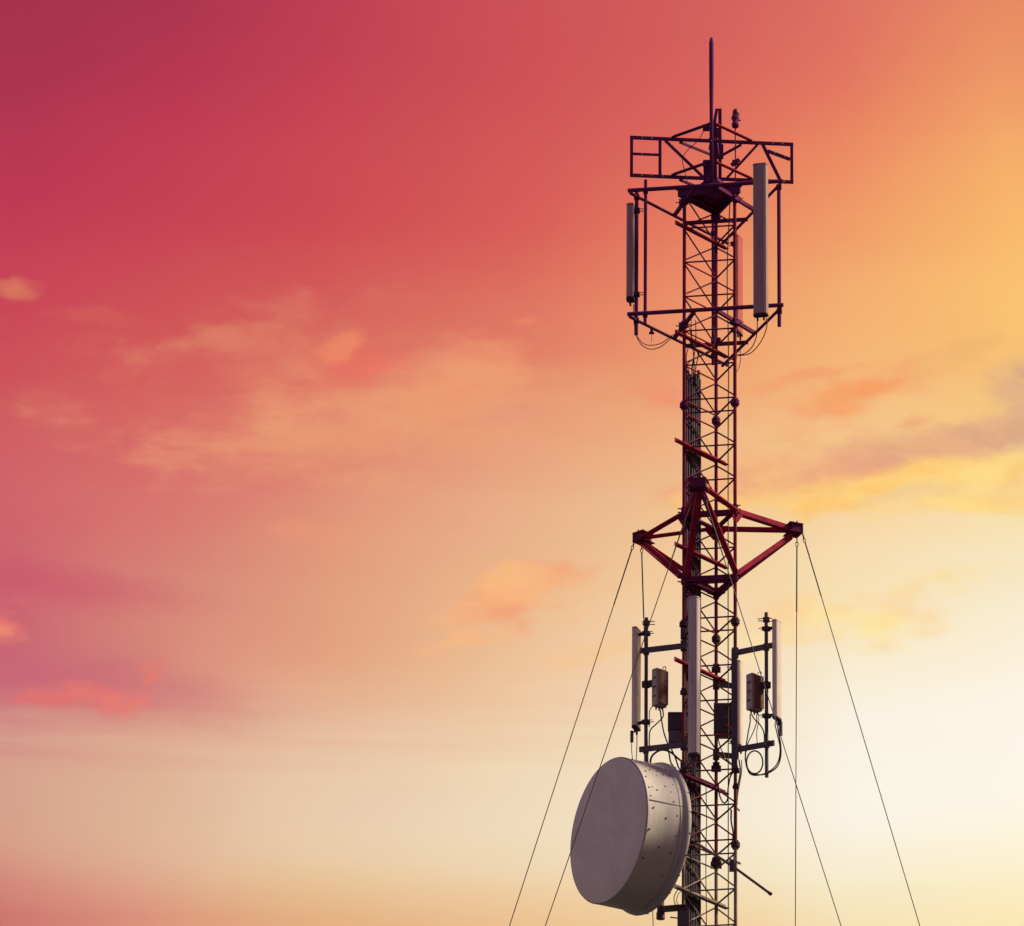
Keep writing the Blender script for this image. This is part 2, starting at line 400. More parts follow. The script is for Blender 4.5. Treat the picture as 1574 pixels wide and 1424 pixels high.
class MB:
    def __init__(self):
        self.v, self.f, self.s = [], [], []

    def add(self, vs, fs, smooth_=False):
        o = len(self.v)
        self.v += [V(p) for p in vs]
        for f in fs:
            self.f.append([i + o for i in f])
            self.s.append(smooth_)
        return self

    def box(self, c, ax, hx, hy, hz):
        X, Y, Z = ax
        vs = [c + X * (sx * hx) + Y * (sy * hy) + Z * (sz * hz) for sx in (-1, 1) for sy in (-1, 1) for sz in (-1, 1)]
        fs = [(0, 1, 3, 2), (4, 6, 7, 5), (0, 4, 5, 1), (2, 3, 7, 6), (0, 2, 6, 4), (1, 5, 7, 3)]
        return self.add(vs, fs)

    def bar(self, p, q, w, h=None, up=None):
        h = h or w
        d, s, u = ortho(q - p, up)
        return self.box((p + q) / 2, (d, s, u), (q - p).length / 2, w / 2, h / 2)

    def angle(self, p, q, w, t, up=None, flip=1):
        d, s, u = ortho(q - p, up)
        L = (q - p).length / 2
        c = (p + q) / 2
        self.box(c, (d, s, u), L, t / 2, w / 2)
        self.box(c + s * (flip * (w / 2 + t / 2)) - u * (w / 2 - t / 2), (d, s, u), L, w / 2, t / 2)
        return self

    def tube(self, p, q, r, n=10, r2=None, caps=True):
        r2 = r if r2 is None else r2
        d, s, u = ortho(q - p)
        vs = []
        for (c, rr) in ((p, r), (q, r2)):
            for i in range(n):
                a = 2 * math.pi * i / n
                vs.append(c + s * (rr * math.cos(a)) + u * (rr * math.sin(a)))
        self.add(vs, [(i, (i + 1) % n, n + (i + 1) % n, n + i) for i in range(n)], True)
        if caps:
            self.add(vs[:n], [list(range(n))[::-1]])
            self.add(vs[n:], [list(range(n))])
        return self

    def path(self, pts, r, n=7, sub=6, closed=False):
        pts = [V(p) for p in pts]
        if len(pts) > 2 and sub > 1:
            out = []
            m = len(pts)
            rng = m if closed else m - 1
            for i in range(rng):
                p0 = pts[(i - 1) % m] if closed or i > 0 else pts[0] * 2 - pts[1]
                p1, p2 = pts[i], pts[(i + 1) % m]
                p3 = pts[(i + 2) % m] if closed or i + 2 < m else pts[-1] * 2 - pts[-2]
                for k in range(sub):
                    t = k / sub
                    out.append(0.5 * ((2 * p1) + (p2 - p0) * t + (2 * p0 - 5 * p1 + 4 * p2 - p3) * t * t
                                      + (3 * p1 - p0 - 3 * p2 + p3) * t ** 3))
            if not closed:
                out.append(pts[-1])
            pts = out
        m = len(pts)
        vs = []
        s = None
        for i, p in enumerate(pts):
            a = pts[(i - 1) % m] if (closed or i > 0) else p
            b = pts[(i + 1) % m] if (closed or i < m - 1) else p
            d = (b - a).normalized()
            if s is None:
                _, s, u = ortho(d)
            else:
                s = (s - d * s.dot(d)).normalized()
                u = d.cross(s) * 1.0
            u = d.cross(s)
            for k in range(n):
                an = 2 * math.pi * k / n
                vs.append(p + s * (r * math.cos(an)) + u * (r * math.sin(an)))
        fs = []
        for i in range(m if closed else m - 1):
            j = (i + 1) % m
            for k in range(n):
                fs.append((i * n + k, i * n + (k + 1) % n, j * n + (k + 1) % n, j * n + k))
        self.add(vs, fs, True)
        if not closed:
            self.add(vs[:n], [list(range(n))[::-1]])
            self.add(vs[-n:], [list(range(n))])
        return self

    def prism(self, poly, ext):
        n = len(poly)
        poly = [V(p) for p in poly]
        vs = poly + [p + ext for p in poly]
        fs = [list(range(n))[::-1], [n + i for i in range(n)]]
        fs += [(i, (i + 1) % n, n + (i + 1) % n, n + i) for i in range(n)]
        return self.add(vs, fs)

    def lathe(self, c, axis, prof, n=64, smooth_=True, up=None):
        d, s, u = ortho(axis, up)
        vs, fs = [], []
        for (a, r) in prof:
            for i in range(n):
                an = 2 * math.pi * i / n
                vs.append(c + d * a + s * (r * math.cos(an)) + u * (r * math.sin(an)))
        for j in range(len(prof) - 1):
            for i in range(n):
                fs.append((j * n + i, j * n + (i + 1) % n, (j + 1) * n + (i + 1) % n, (j + 1) * n + i))
        self.add(vs, fs, smooth_)
        return self

    def ball(self, c, r, nu=12, nv=8, sq=1.0):
        prof = []
        for j in range(nv + 1):
            a = math.pi * j / nv
            prof.append((-r * sq * math.cos(a), max(1e-4, r * math.sin(a))))
        return self.lathe(c, V((0, 0, 1)), prof, nu)

    def build(self, name, m, parent=None, bevel=0.0):
        root = parent
        off = V((0, 0, 0))
        while root is not None:
            off += root.location
            root = root.parent
        me = bpy.data.meshes.new(name)
        me.from_pydata([p - off for p in self.v], [], self.f)
        me.materials.append(m)
        me.polygons.foreach_set('use_smooth', self.s)
        me.validate()
        me.update()
        import bmesh
        bm = bmesh.new()
        bm.from_mesh(me)
        bmesh.ops.remove_doubles(bm, verts=bm.verts, dist=1e-6) if False else None
        bmesh.ops.recalc_face_normals(bm, faces=bm.faces)
        bm.to_mesh(me)
        bm.free()
        o = bpy.data.objects.new(name, me)
        scene.collection.objects.link(o)
        if parent is not None:
            o.parent = parent
        if bevel:
            b = o.modifiers.new('bevel', 'BEVEL')
            b.width = bevel
            b.segments = 2
            b.limit_method = 'ANGLE'
            b.angle_limit = R(50)
        return o


def thing(name, label, cat, loc=(0, 0, 0), group=None):
    o = bpy.data.objects.new(name, None)
    o.empty_display_size = 0.2
    scene.collection.objects.link(o)
    o.location = loc
    o['label'] = label
    o['category'] = cat
    if group:
        o['group'] = group
    return o


def tag(o, label, cat, group=None):
    o['label'] = label
    o['category'] = cat
    if group:
        o['group'] = group
    return o


def pol(r, deg, z=0.0):
    return V((r * math.cos(R(deg)), r * math.sin(R(deg)), z))


Zv = V((0, 0, 1))

# ---------------------------------------------------------------- ground
gm = MB()
S = 6000.0
gm.add([(-S, -S, 0), (S, -S, 0), (S, S, 0), (-S, S, 0)], [(0, 1, 2, 3)])
g = gm.build('ground', GROUND)
g['kind'] = 'structure'

# ---------------------------------------------------------------- lattice mast
RL = 0.458
AL, AF, AR = 201.5, 81.5, 321.5
LEG = [pol(RL, AL), pol(RL, AF), pol(RL, AR)]           # left, far, right
pL, pF, pR = LEG
ztop = zat(289, pR.y)
zf = [zat(619, pR.y), zat(956, pR.y), zat(1299, pR.y)]
mast = thing('lattice_mast', 'tall triangular red lattice mast carrying every antenna and the big dish', 'mast', (0, 0, 0))


def at(p, z):
    return V((p.x, p.y, z))


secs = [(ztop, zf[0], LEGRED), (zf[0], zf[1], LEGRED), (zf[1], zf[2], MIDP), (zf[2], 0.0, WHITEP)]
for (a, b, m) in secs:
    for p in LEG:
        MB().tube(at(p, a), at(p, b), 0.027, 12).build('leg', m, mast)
for i, z in enumerate(zf):
    for p in LEG:
        b = MB()
        b.tube(at(p, z + 0.004), at(p, z + 0.034), 0.07, 14)
        b.tube(at(p, z - 0.034), at(p, z - 0.004), 0.07, 14)
        for k in range(4):
            c = pol(0.052, 45 + 90 * k) + at(p, z)
            b.tube(c - Zv * 0.06, c + Zv * 0.06, 0.012, 6)
        b.build('flange', PLUM if i == 0 else DARKST, mast)


def levels(zt, zb, n):
    return [zt + (zb - zt) * i / n for i in range(n + 1)]


lv = [(levels(ztop - 0.06, zf[0] + 0.09, 6), RED), (levels(zf[0] - 0.13, zf[1] + 0.09, 6), RED),
      (levels(zf[1] - 0.13, zf[2] + 0.09, 6), MIDP)]
ph = lv[1][0][0] - lv[1][0][1]
l4 = [zf[2] - 0.13 - ph * i for i in range(4)]
lv.append((l4, WHITEP))
for zs, m in lv:
    for i, z in enumerate(zs):
        md = REDSHADE if m is RED else m  # far left horizontals keep the lit red, other braces the shaded copy
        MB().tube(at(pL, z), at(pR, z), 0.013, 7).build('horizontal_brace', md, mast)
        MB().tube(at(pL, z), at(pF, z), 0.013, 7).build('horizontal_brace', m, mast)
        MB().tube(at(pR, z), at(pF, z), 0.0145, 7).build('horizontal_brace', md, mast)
        if i + 1 < len(zs):
            z2 = zs[i + 1]
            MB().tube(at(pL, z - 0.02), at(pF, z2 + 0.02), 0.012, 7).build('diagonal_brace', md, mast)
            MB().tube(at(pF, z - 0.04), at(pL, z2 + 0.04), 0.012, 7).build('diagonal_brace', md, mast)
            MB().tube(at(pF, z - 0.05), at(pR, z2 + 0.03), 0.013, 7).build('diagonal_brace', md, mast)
low = MB()
z = l4[-1]
while z - ph > 0.2:
    z2 = z - ph
    for a, b_ in ((pL, pR), (pL, pF), (pR, pF)):
        low.tube(at(a, z2), at(b_, z2), 0.011, 5)
        low.tube(at(a, z), at(b_, z2), 0.010, 5)
    z = z2
lo = low.build('lower_lattice', WHITEP, mast)
lo['kind'] = 'stuff'
# top plate, seen from below
tp = MB()
tri = [pol(0.62, a, ztop - 0.004) for a in (AL, AF, AR)]
tp.prism(tri, Zv * 0.03)
for i in range(3):
    a, b_ = tri[i], tri[(i + 1) % 3]
    tp.bar(a * 0.9 + V((0, 0, (ztop - 0.06) - a.z * 0.9)), b_ * 0.9 + V((0, 0, (ztop - 0.06) - b_.z * 0.9)), 0.03, 0.1)
tp.build('top_plate', PLUM, mast)
MB().tube(V((0.0, -0.12, ztop - 0.16)), V((0.0, -0.12, ztop - 0.006)), 0.035, 10).build('plate_stud', PLUM, mast)
MB().tube(V((-0.15, 0.02, ztop - 0.13)), V((-0.15, 0.02, ztop - 0.006)), 0.028, 10).build('plate_stud', PLUM, mast)
# cable brackets: angles bolted across the far left face, sticking out past both legs
dLF = (pF - pL).normalized()
inn = V((dLF.y, -dLF.x, 0))
for k, (yy, m) in enumerate(((342, RED), (510, RED), (676, RED), (836, RED), (1013, RED), (1185, REDSHADE), (1362, WHITEP))):
    a = pL - dLF * 0.27 + inn * 0.034
    b_ = pL + dLF * 0.98 + inn * 0.034
    z = zat(yy, a.y)
    br = MB().angle(at(a, z), at(b_, z), 0.075, 0.008, Zv, 1)
    o = br.build('cable_bracket', m, mast)
# bolted clamps on the legs
for (p, yy, s) in ((pF, 1030, 0.07), (pF, 1182, 0.075), (pR, 1185, 0.06), (pF, 1330, 0.085), (pL, 1400, 0.07), (pF, 815, 0.06),
                   (pL, 1065, 0.055), (pR, 1210, 0.045)):
    z = zat(yy, p.y)
    b = MB()
    b.box(at(p, z), (V((1, 0, 0)), V((0, 1, 0)), Zv), s, s * 0.8, s * 0.45)
    b.box(at(p, z + s * 0.9), (V((1, 0, 0)), V((0, 1, 0)), Zv), s * 0.7, s * 0.9, s * 0.25)
    for sx in (-1, 1):
        b.tube(at(p, z) + V((sx * s * 0.7, -s * 1.6, 0)), at(p, z) + V((sx * s * 0.7, s * 1.6, 0)), 0.009, 6)
    b.build('leg_clamp', DARKST, mast, 0.006)
# ladder-side conductor
gx = pR + (pF - pR) * 0.37
gc = MB().path([at(gx, 0.0), at(gx, zat(900, 0) / 2), at(gx, zat(900, 0)), at(gx, zat(560, 0)) + V((0.01, 0, 0)), at(gx, zat(420, 0)) + V((-0.01, 0, 0)),
                at(gx, zat(300, 0)) + V((0.04, 0, 0))], 0.010, 6, 4)
tag(gc.build('earthing_cable', BLACK), 'thin dark earthing cable running down inside the mast beside its right leg', 'cable')

# feeder cable bundle on the far left face
for k in range(14):
    t = 0.125 + 0.0268 * k + random.uniform(-0.007, 0.007)
    ofs = -0.050 - (0.045 if k % 2 else 0.0) + random.uniform(-0.008, 0.008)
    base = pL + dLF * t + inn * ofs
    zt_ = zat(570 + random.choice((0, 6, 14, 22)), base.y)
    pts = [at(base, 0.0)]
    zz = 6.0
    while zz < zt_ - 0.4:
        pts.append(at(base, zz) + dLF * random.uniform(-0.006, 0.006))
        zz += 2.4 if zz < 30 else 0.8
    pts.append(at(base, zt_))
    tag_o = thing('feeder_cable', 'thick black feeder cable clamped in the bundle up the left side of the mast', 'cable', at(base, 0.0), 'feeder cables in the bundle')
    MB().path(pts, 0.0245 if k % 3 else 0.029, 8, 3).build('jacket', BLACK, tag_o)
    if k in (0, 2, 4, 7, 9):
        j = MB()
        j.tube(at(base, zt_ + 0.002), at(base, zt_ + 0.13), 0.015, 8)
        j.build('connector', STEEL, tag_o)
        tgt = [pL + inn * 0.1 + dLF * 0.05, pL + dLF * 0.16 + inn * 0.1, pF - dLF * 0.2 + inn * 0.1][k % 3]
        zj = zat(505, tgt.y) + 0.02 * k
        MB().path([at(base, zt_ + 0.132), at(base, zt_ + 0.3) + dLF * 0.01, at(tgt, (zj + zt_) / 2 + 0.15), at(tgt, zj)], 0.008, 6, 6).build('jumper', BLACK, tag_o)

# ---------------------------------------------------------------- guy frame (three armed torque frame)
RT = 1.40
TA = {'near': 261.5, 'left': 141.5, 'right': 21.5}
zu = zat(789, pL.y)
zl = zat(888, pL.y)
gf = thing('guy_outrigger', 'red three armed steel frame bolted round the mast holding the guy wires', 'outrigger', (0, 0, zl))
pairs = {'near': (pL, pR), 'left': (pL, pF), 'right': (pR, pF)}
for nm, ang in TA.items():
    T = pol(RT, ang, zu)
    for leg in pairs[nm]:
        le = at(leg, zu)
        d = (le - T).normalized()
        MB().angle(T + d * 0.06, le - d * 0.035, 0.060 if leg is pF else 0.078, 0.022, Zv, 1).build('upper_arm', RED, gf)
        l2 = at(leg, zl)
        d2 = (l2 - T).normalized()
        MB().angle(T + d2 * 0.10 - Zv * 0.035, l2 - d2 * 0.03, 0.075, 0.022, Zv, 1).build('lower_arm', RED, gf)
        # gusset at the leg
        out = V((d.x, d.y, 0)).normalized()
        gp = MB()
        side = V((-out.y, out.x, 0)) * 0.012
        q = le - out * 0.03 - side * 0.5
        gp.prism([q + Zv * 0.04, q - out * 0.15 + Zv * 0.04, q - out * 0.15 - Zv * 0.02, q - out * 0.02 - Zv * 0.19, q - Zv * 0.19], side)
        gp.build('gusset', RED, gf)
    # tip: stacked plates with bolts
    rad = V((math.cos(R(ang)), math.sin(R(ang)), 0))
    tan = V((-rad.y, rad.x, 0))
    tpb = MB()
    tpb.prism([T + rad * 0.07 + tan * 0.13 + Zv * 0.05, T + rad * 0.07 - tan * 0.13 + Zv * 0.05, T - rad * 0.16 - tan * 0.15 + Zv * 0.05, T - rad * 0.16 + tan * 0.15 + Zv * 0.05], Zv * 0.016)
    tpb.prism([T + rad * 0.07 + tan * 0.13 - Zv * 0.085, T + rad * 0.07 - tan * 0.13 - Zv * 0.085, T - rad * 0.16 - tan * 0.15 - Zv * 0.085, T - rad * 0.16 + tan * 0.15 - Zv * 0.085], Zv * 0.016)
    tpb.box(T + rad * 0.058 - Zv * 0.01, (rad, tan, Zv), 0.009, 0.125, 0.058)
    tpb.box(T - rad * 0.03 - Zv * 0.01, (rad, tan, Zv), 0.085, 0.118, 0.057)
    tpb.build('tip_plate', REDSHADE, gf)
    for k in range(5):
        c = T - rad * (0.02 + 0.05 * (k % 2)) + tan * (-0.09 + 0.045 * k) + Zv * 0.062
        MB().tube(c, c + Zv * 0.05, 0.011, 6).build('bolt', PLUM, gf)
for a, b_ in ((pL, pR), (pR, pF), (pF, pL)):
    d = (b_ - a).normalized()
    for zz, w in ((zu - 0.02, 0.075), (zl - 0.03, 0.085)):
        MB().angle(at(a, zz) + d * 0.03, at(b_, zz) - d * 0.03, w, 0.012, Zv, -1).build('ring_bar', REDSHADE, gf)
for p in LEG:
    for zz in (zu, zl - 0.02):
        b = MB()
        b.tube(at(p, zz - 0.09), at(p, zz + 0.09), 0.045, 12)
        for k in range(3):
            rr = at(p, 0).normalized()
            c = at(p, zz - 0.06 + 0.06 * k)
            b.tube(c + rr * 0.03, c + rr * 0.10, 0.010, 6)
        b.build('collar', REDSHADE, gf)
nt = pol(RT, TA['near'], zu)
b = MB()
b.prism([at(pF, zl - 0.05) + V((-0.14, -0.08, 0)), at(pF, zl - 0.05) + V((0.14, -0.08, 0)), at(pF, zl - 0.05) + V((0.0, 0.06, 0))], Zv * 0.02)
b.build('gusset', REDSHADE, gf)

# ---------------------------------------------------------------- guy wires
wires = [
    ('steel guy wire slanting down left from the outer edge of the left red frame tip', (975, 833, 0.86), (783, 1424, 0.0)),
    ('steel guy wire hanging almost straight down from the left frame tip, behind the dish', (986, 836, 0.84), (1004, 1424, 2.8)),
    ('steel guy wire from the near frame tip that crosses in front of the round dish', (1066, 762, -1.36), (838, 1424, -1.9)),
    ('steel guy wire from the near frame tip passing down behind the right antenna pole', (1082, 762, -1.36), (1293, 1424, -2.4)),
    ('thick vertical guy wire hanging from the right tip of the red frame', (1225, 826, 0.50), (1222.5, 1424, 2.5)),
    ('steel guy wire slanting far out to the right from the right frame tip', (1234, 822, 0.48), (1414, 1424, -0.85)),
]
for lab, a, b_ in wires:
    A, B = P(*a), P(*b_)
    d = (B - A).normalized()
    E = A + d * (A.z / -d.z)
    w = thing('guy_wire', lab, 'guy wire', E, 'guy wires of the mast')
    _, s, u = ortho(d)
    lens = 0.075
    MB().path([A - d * 0.02 + s * 0.0, A + d * 0.02 + s * 0.028, A + d * 0.06 + s * 0.024, A + d * 0.085, A + d * 0.06 - s * 0.024, A + d * 0.02 - s * 0.028],
              0.008, 6, 4, True).build('shackle', PLUM, w)
    MB().path([A + d * 0.075, A + d * 0.10 + u * 0.02, A + d * 0.16, A + d * 0.10 - u * 0.02], 0.007, 6, 4, True).build('thimble', STEEL, w)
    MB().tube(A + d * 0.15, A + d * 1.15, 0.0105, 7).build('guy_grip', WIRE, w)
    b = MB().tube(A + d * 1.15, E, 0.0075, 6)
    b.build('strand', WIRE, w)
    MB().tube(A + d * 0.15 + s * 0.012, A + d * 0.42 + s * 0.035, 0.006, 6).build('tail', WIRE, w)

# ---------------------------------------------------------------- upper antenna frame (triangular cage)
RC = 1.35
cL, cF, cR = pol(RC, AL), pol(RC, AF), pol(RC, AR)
zc1 = zat(293, cL.y)
zc2 = zat(483, cL.y)
cage = thing('antenna_cage', 'dark triangular pipe cage with two rings and upright pipes near the mast top', 'antenna cage', (0, 0, zc2))
uLR = (cR - cL).normalized()
uLF = (cF - cL).normalized()
uRF = (cF - cR).normalized()
for z in (zc1, zc2):
    MB().tube(at(cL - uLR * 0.05, z), at(cR + uLR * 0.05, z), 0.033, 12).build('ring_bar', PLUM, cage)
    MB().tube(at(cL - uLF * 0.02, z - 0.055), at(cF + uLF * 0.09, z - 0.055), 0.024, 12).build('ring_bar', PLUM, cage)
    MB().tube(at(cR - uRF * 0.02, z - 0.055), at(cF + uRF * 0.09, z - 0.055), 0.024, 12).build('ring_bar', PLUM, cage)
    K = 1.0
    MB().bar(at(cL + uLR * K, z - 0.02), at(cL + uLF * (K + 0.08), z - 0.045), 0.045, 0.06).build('corner_bar', PLUM, cage)
    MB().bar(at(cR - uLR * K, z - 0.02), at(cR + uRF * (K + 0.06), z - 0.045), 0.045, 0.06).build('corner_bar', REDSHADE, cage)
    MB().bar(at(cF - uLF * K, z - 0.09), at(cF - uRF * K, z - 0.09), 0.04, 0.055).build('corner_bar', PLUM, cage)
    for p in LEG:
        rr = at(p, 0).normalized()
        b = MB()
        b.box(at(p, z - 0.05) + rr * 0.01, (rr, V((-rr.y, rr.x, 0)), Zv), 0.055, 0.075, 0.045)
        for s_ in (-1, 1):
            c = at(p, z - 0.05) + V((-rr.y, rr.x, 0)) * (0.06 * s_)
            b.tube(c - rr * 0.09, c + rr * 0.12, 0.009, 6)
        b.build('leg_clamp', PLUM, cage, 0.006)

nslope = (cR.y - cL.y) / (cR.x - cL.x)


def nearbar(px):
    x = (px - PX0) / 100.0
    return V((x, cL.y + nslope * (x - cL.x), 0))


pipes = [
    (cL + uLF * 0.14 + V((0.0, 0.03, 0)), 292, 515, 0.030, 'a'),
    (nearbar(991) + V((0, 0.062, 0)), 277, 499, 0.026, 'b'),
    (cR + uRF * 0.05 + V((0.005, 0.06, 0)), 285, 502, 0.030, 'c'),
    (V((0.0, 1.084, 0)) + V((0.02, -0.06, 0)), 342, 561, 0.024, 'd'),
    (nearbar(1171) + V((0, -0.065, 0)), 262, 484, 0.028, 'e'),
    (V((0.362, 1.02, 0)), 352, 530, 0.022, 'f'),
]
for (p, y0, y1, r, _k) in pipes:
    MB().tube(at(p, zat(y0, p.y)), at(p, zat(y1, p.y)), r, 12).build('upright_pipe', PLUM, cage)
    for z in (zc1, zc2):
        z = z if _k in 'be' else z - 0.055
        b = MB()
        b.box(at(p, z), (V((1, 0, 0)), V((0, 1, 0)), Zv), r + 0.012, r + 0.014, 0.035)
        b.build('pipe_clamp', PLUM, cage, 0.005)
# little hanging clamp with a dropped wire on the lower ring
hp = cL + uLF * 0.52
b = MB()
zz = zc2 - 0.055
b.box(at(hp, zz - 0.045), (V((1, 0, 0)), V((0, 1, 0)), Zv), 0.022, 0.022, 0.03)
b.box(at(hp, zz - 0.09), (V((1, 0, 0)), V((0, 1, 0)), Zv), 0.04, 0.02, 0.014)
b.tube(at(hp, zz - 0.1), at(hp, zz - 0.24), 0.004, 5)
b.build('drop_clamp', PLUM, cage)


# ---------------------------------------------------------------- panel antennas
def panel(label, x, y, z0, z1, face, w, d, m, pole=None, capm=None, ncon=2, group='panel antennas'):
    """z0 bottom, z1 top; face = heading of the front in degrees"""
    o = thing('panel_antenna', label, 'antenna', (x, y, z0), group)
    n = V((math.cos(R(face)), math.sin(R(face)), 0))
    s = V((-n.y, n.x, 0))
    c = V((x, y, 0))
    prof = [(-d / 2, -w / 2 + 0.012), (-d / 2 + 0.012, -w / 2), (d / 2 - 0.035, -w / 2), (d / 2 - 0.012, -w / 2 + 0.014), (d / 2, -w / 2 + 0.04),
            (d / 2, w / 2 - 0.04), (d / 2 - 0.012, w / 2 - 0.014), (d / 2 - 0.035, w / 2), (-d / 2 + 0.012, w / 2), (-d / 2, w / 2 - 0.012)]
    body = MB()
    body.prism([c + n * a + s * b_ + Zv * (z0 + 0.03) for a, b_ in prof], Zv * (z1 - z0 - 0.055))
    bo = body.build('radome', m, o, 0.004)
    cap = MB()
    cap.prism([c + n * (a * 1.05) + s * (b_ * 1.05) + Zv * (z1 - 0.024) for a, b_ in prof], Zv * 0.024)
    cap.build('top_cap', capm or m, bo, 0.004)
    cap = MB()
    cap.prism([c + n * (a * 1.04) + s * (b_ * 1.04) + Zv * z0 for a, b_ in prof], Zv * 0.029)
    bc = cap.build('bottom_cap', DARKST, o, 0.004)
    for k in range(ncon):
        q = c + s * ((k - (ncon - 1) / 2) * w * 0.45) + Zv * z0
        MB().tube(q - Zv * 0.075, q - Zv * 0.001, 0.016, 8).build('connector', DARKST, bc)
    if pole is not None:
        pv = V((pole[0], pole[1], 0))
        for zz in (z0 + 0.09, z1 - 0.10):
            b = MB()
            e = (pv - c)
            b.bar(c - n * (d / 2) * 0.9 + Zv * zz, pv + Zv * zz, 0.05, 0.035)
            b.box(pv + Zv * zz, (n, s, Zv), 0.05, 0.055, 0.028)
            for sg in (-1, 1):
                b.tube(pv + s * (0.042 * sg) + n * 0.07 + Zv * (zz + 0.01), pv + s * (0.042 * sg) - n * 0.11 + Zv * (zz + 0.01), 0.007, 6)
            b.build('mounting_bracket', DARKST, o)
    return o


pE = pipes[4][0]
ppos = pE + V((-0.015, -0.15, 0))
panel('long grey panel antenna hanging in front of the right corner of the upper cage', ppos.x, ppos.y, zat(486, ppos.y), zat(253, ppos.y), 257, 0.222, 0.12, RADOMEM, (pE.x, pE.y), RADOMEM)
pA = pipes[0][0]
panel('narrow grey panel antenna on the left corner of the upper cage', pA.x - 0.095, pA.y + 0.02, zat(462, pA.y + .02), zat(316, pA.y + .02), 176, 0.2, 0.115, RADOMEM, (pA.x, pA.y))
pFp = pipes[5][0]
panel('pinkish panel antenna behind the mast at the far corner of the upper cage', 0.43, 0.98, zat(514, .98), zat(365, .98), -20, 0.25, 0.06, RADOMEP, (pFp.x, pFp.y))

# ---------------------------------------------------------------- cables of the upper cage


def cable(label, pts, r=0.009, name='jumper_cable', m=BLACK, sub=7, group=None, closed=False):
    o = MB().path([P(*p) for p in pts], r, 7, sub, closed).build(name, m)
    return tag(o, label, 'cable', group)


cable('thin black cable loop sagging lowest from the left upper panel to the mast', [(974, 468, -.3), (974, 490, -.3), (978, 515, -.3), (986, 530, -.3), (1000, 537, -.28), (1016, 533, -.25), (1032, 520, -.2), (1048, 510, -.15)], 0.007)
cable('thin black cable loop just above another, from the left cage corner to the mast', [(977, 512, -.35), (981, 520, -.33), (990, 529, -.3), (1003, 531, -.28), (1018, 527, -.25), (1033, 516, -.2), (1050, 511, -.15)], 0.007)
cable('short black cable loop under the left side of the big grey upper panel', [(1164, 486, -.97), (1164, 503, -.95), (1162, 520, -.8), (1155, 535, -.6), (1144, 544, -.45), (1133, 546, -.33)], 0.008)
cable('black cable loop swinging widest under the right side of the big grey upper panel', [(1178, 488, -.97), (1179, 500, -.95), (1174, 517, -.8), (1165, 532, -.6), (1152, 544, -.45), (1134, 547, -.33)], 0.008)
cable('thin dark cable hanging below the pinkish far panel beside the right mast leg', [(1137, 516, 1.05), (1138, 540, .95), (1138, 556, .6), (1135, 567, .2), (1131, 574, -.1)], 0.007)
cable('dark cable strung from the cage ring down the middle of the mast', [(1060, 505, .05), (1066, 530, .1), (1073, 545, .15), (1070, 562, .12), (1068, 580, .1)], 0.009)

# ---------------------------------------------------------------- top boom with end frames
zb1 = zat(217, 0)
zb2 = zat(275, 0)


def bp(px, z):
    x = (px - PX0) / 100.0
    return V((x, 0.103 * x, z))


boom = thing('antenna_boom', 'dark horizontal boom with open square end frames and a central post on the mast top', 'antenna boom', (0, 0, ztop))
hh = zb1 - zb2
for z in (zb1, zb2):
    MB().bar(bp(966, z), bp(1222, z), 0.035, 0.05).build('chord', PLUM, boom)
zi = zb2 + 0.026
zt2 = zb1 - 0.026
for px in (968.5, 1013, 1219.5):
    MB().bar(bp(px, zi), bp(px, zt2), 0.048, 0.034, V((0, 1, 0))).build('end_post', PLUM, boom)
MB().bar(bp(971, zb2 + hh * 0.57), bp(1011, zb2 + hh * 0.57), 0.03, 0.035).build('cross_bar', PLUM, boom)
MB().bar(bp(1174, zt2), bp(1201, zi), 0.05, 0.034, V((0, 1, 0))).build('end_post', PLUM, boom)
MB().bar(bp(1181, zb2 + hh * 0.80), bp(1217, zb2 + hh * 0.60), 0.03, 0.05).build('cross_bar', PLUM, boom)
MB().bar(bp(1021, zt2), bp(1080, zi), 0.03, 0.042).build('diagonal', PLUM, boom)
MB().bar(bp(1166, zt2), bp(1118, zi), 0.03, 0.035).build('diagonal', PLUM, boom)
Nn = V((0.02, -0.58, 0))
Ff = V((0.10, 0.52, 0))
for z in (zb1, zb2):
    for px in (1034, 1154):
        a = bp(px, z + 0.045)
        e = (at(Nn, z + 0.045) - a).normalized()
        MB().angle(a, at(Nn, z + 0.045) - e * 0.05, 0.05, 0.012, Zv, 1 if px < 1100 else -1).build('strut', PLUM if px < 1100 else RED, boom)  # right struts in the sunlit red, left ones in the purple shade tone
        a2 = bp(px + (10 if px < 1100 else -14), z - 0.045)
        MB().bar(a2, at(Ff, z - 0.045), 0.03, 0.035).build('strut', PLUM, boom)
# near post and A shaped far post
MB().bar(at(Nn, zat(303, Nn.y)), at(Nn, zat(186, Nn.y)), 0.11, 0.07, V((0, 1, 0))).build('post', PLUM, boom, 0.006)
MB().bar(at(Nn, zat(289, Nn.y)) + V((0.062, -0.02, 0)), at(Nn, zat(192, Nn.y)) + V((0.062, -0.02, 0)), 0.012, 0.06, V((0, 1, 0))).build('post_lit_edge', RED, boom)  # sunlit right edge of the post, put in as a red strip
zA = zat(168, Ff.y)
MB().bar(at(Ff, ztop + 0.03) + V((0.03, 0, 0)), at(Ff, zA) + V((0.03, 0, 0)), 0.055, 0.055, V((0, 1, 0))).build('post', PLUM, boom, 0.004)
MB().bar(at(Ff, zat(232, Ff.y)) + V((-0.13, -0.05, 0)), at(Ff, zA) + V((-0.02, 0, 0)), 0.045, 0.05, V((0, 1, 0))).build('post', PLUM, boom, 0.004)
b = MB()
b.box(at(Ff, zat(205, Ff.y)) + V((-0.02, 0, 0)), (V((1, 0, 0)), V((0, 1, 0)), Zv), 0.07, 0.03, 0.08)
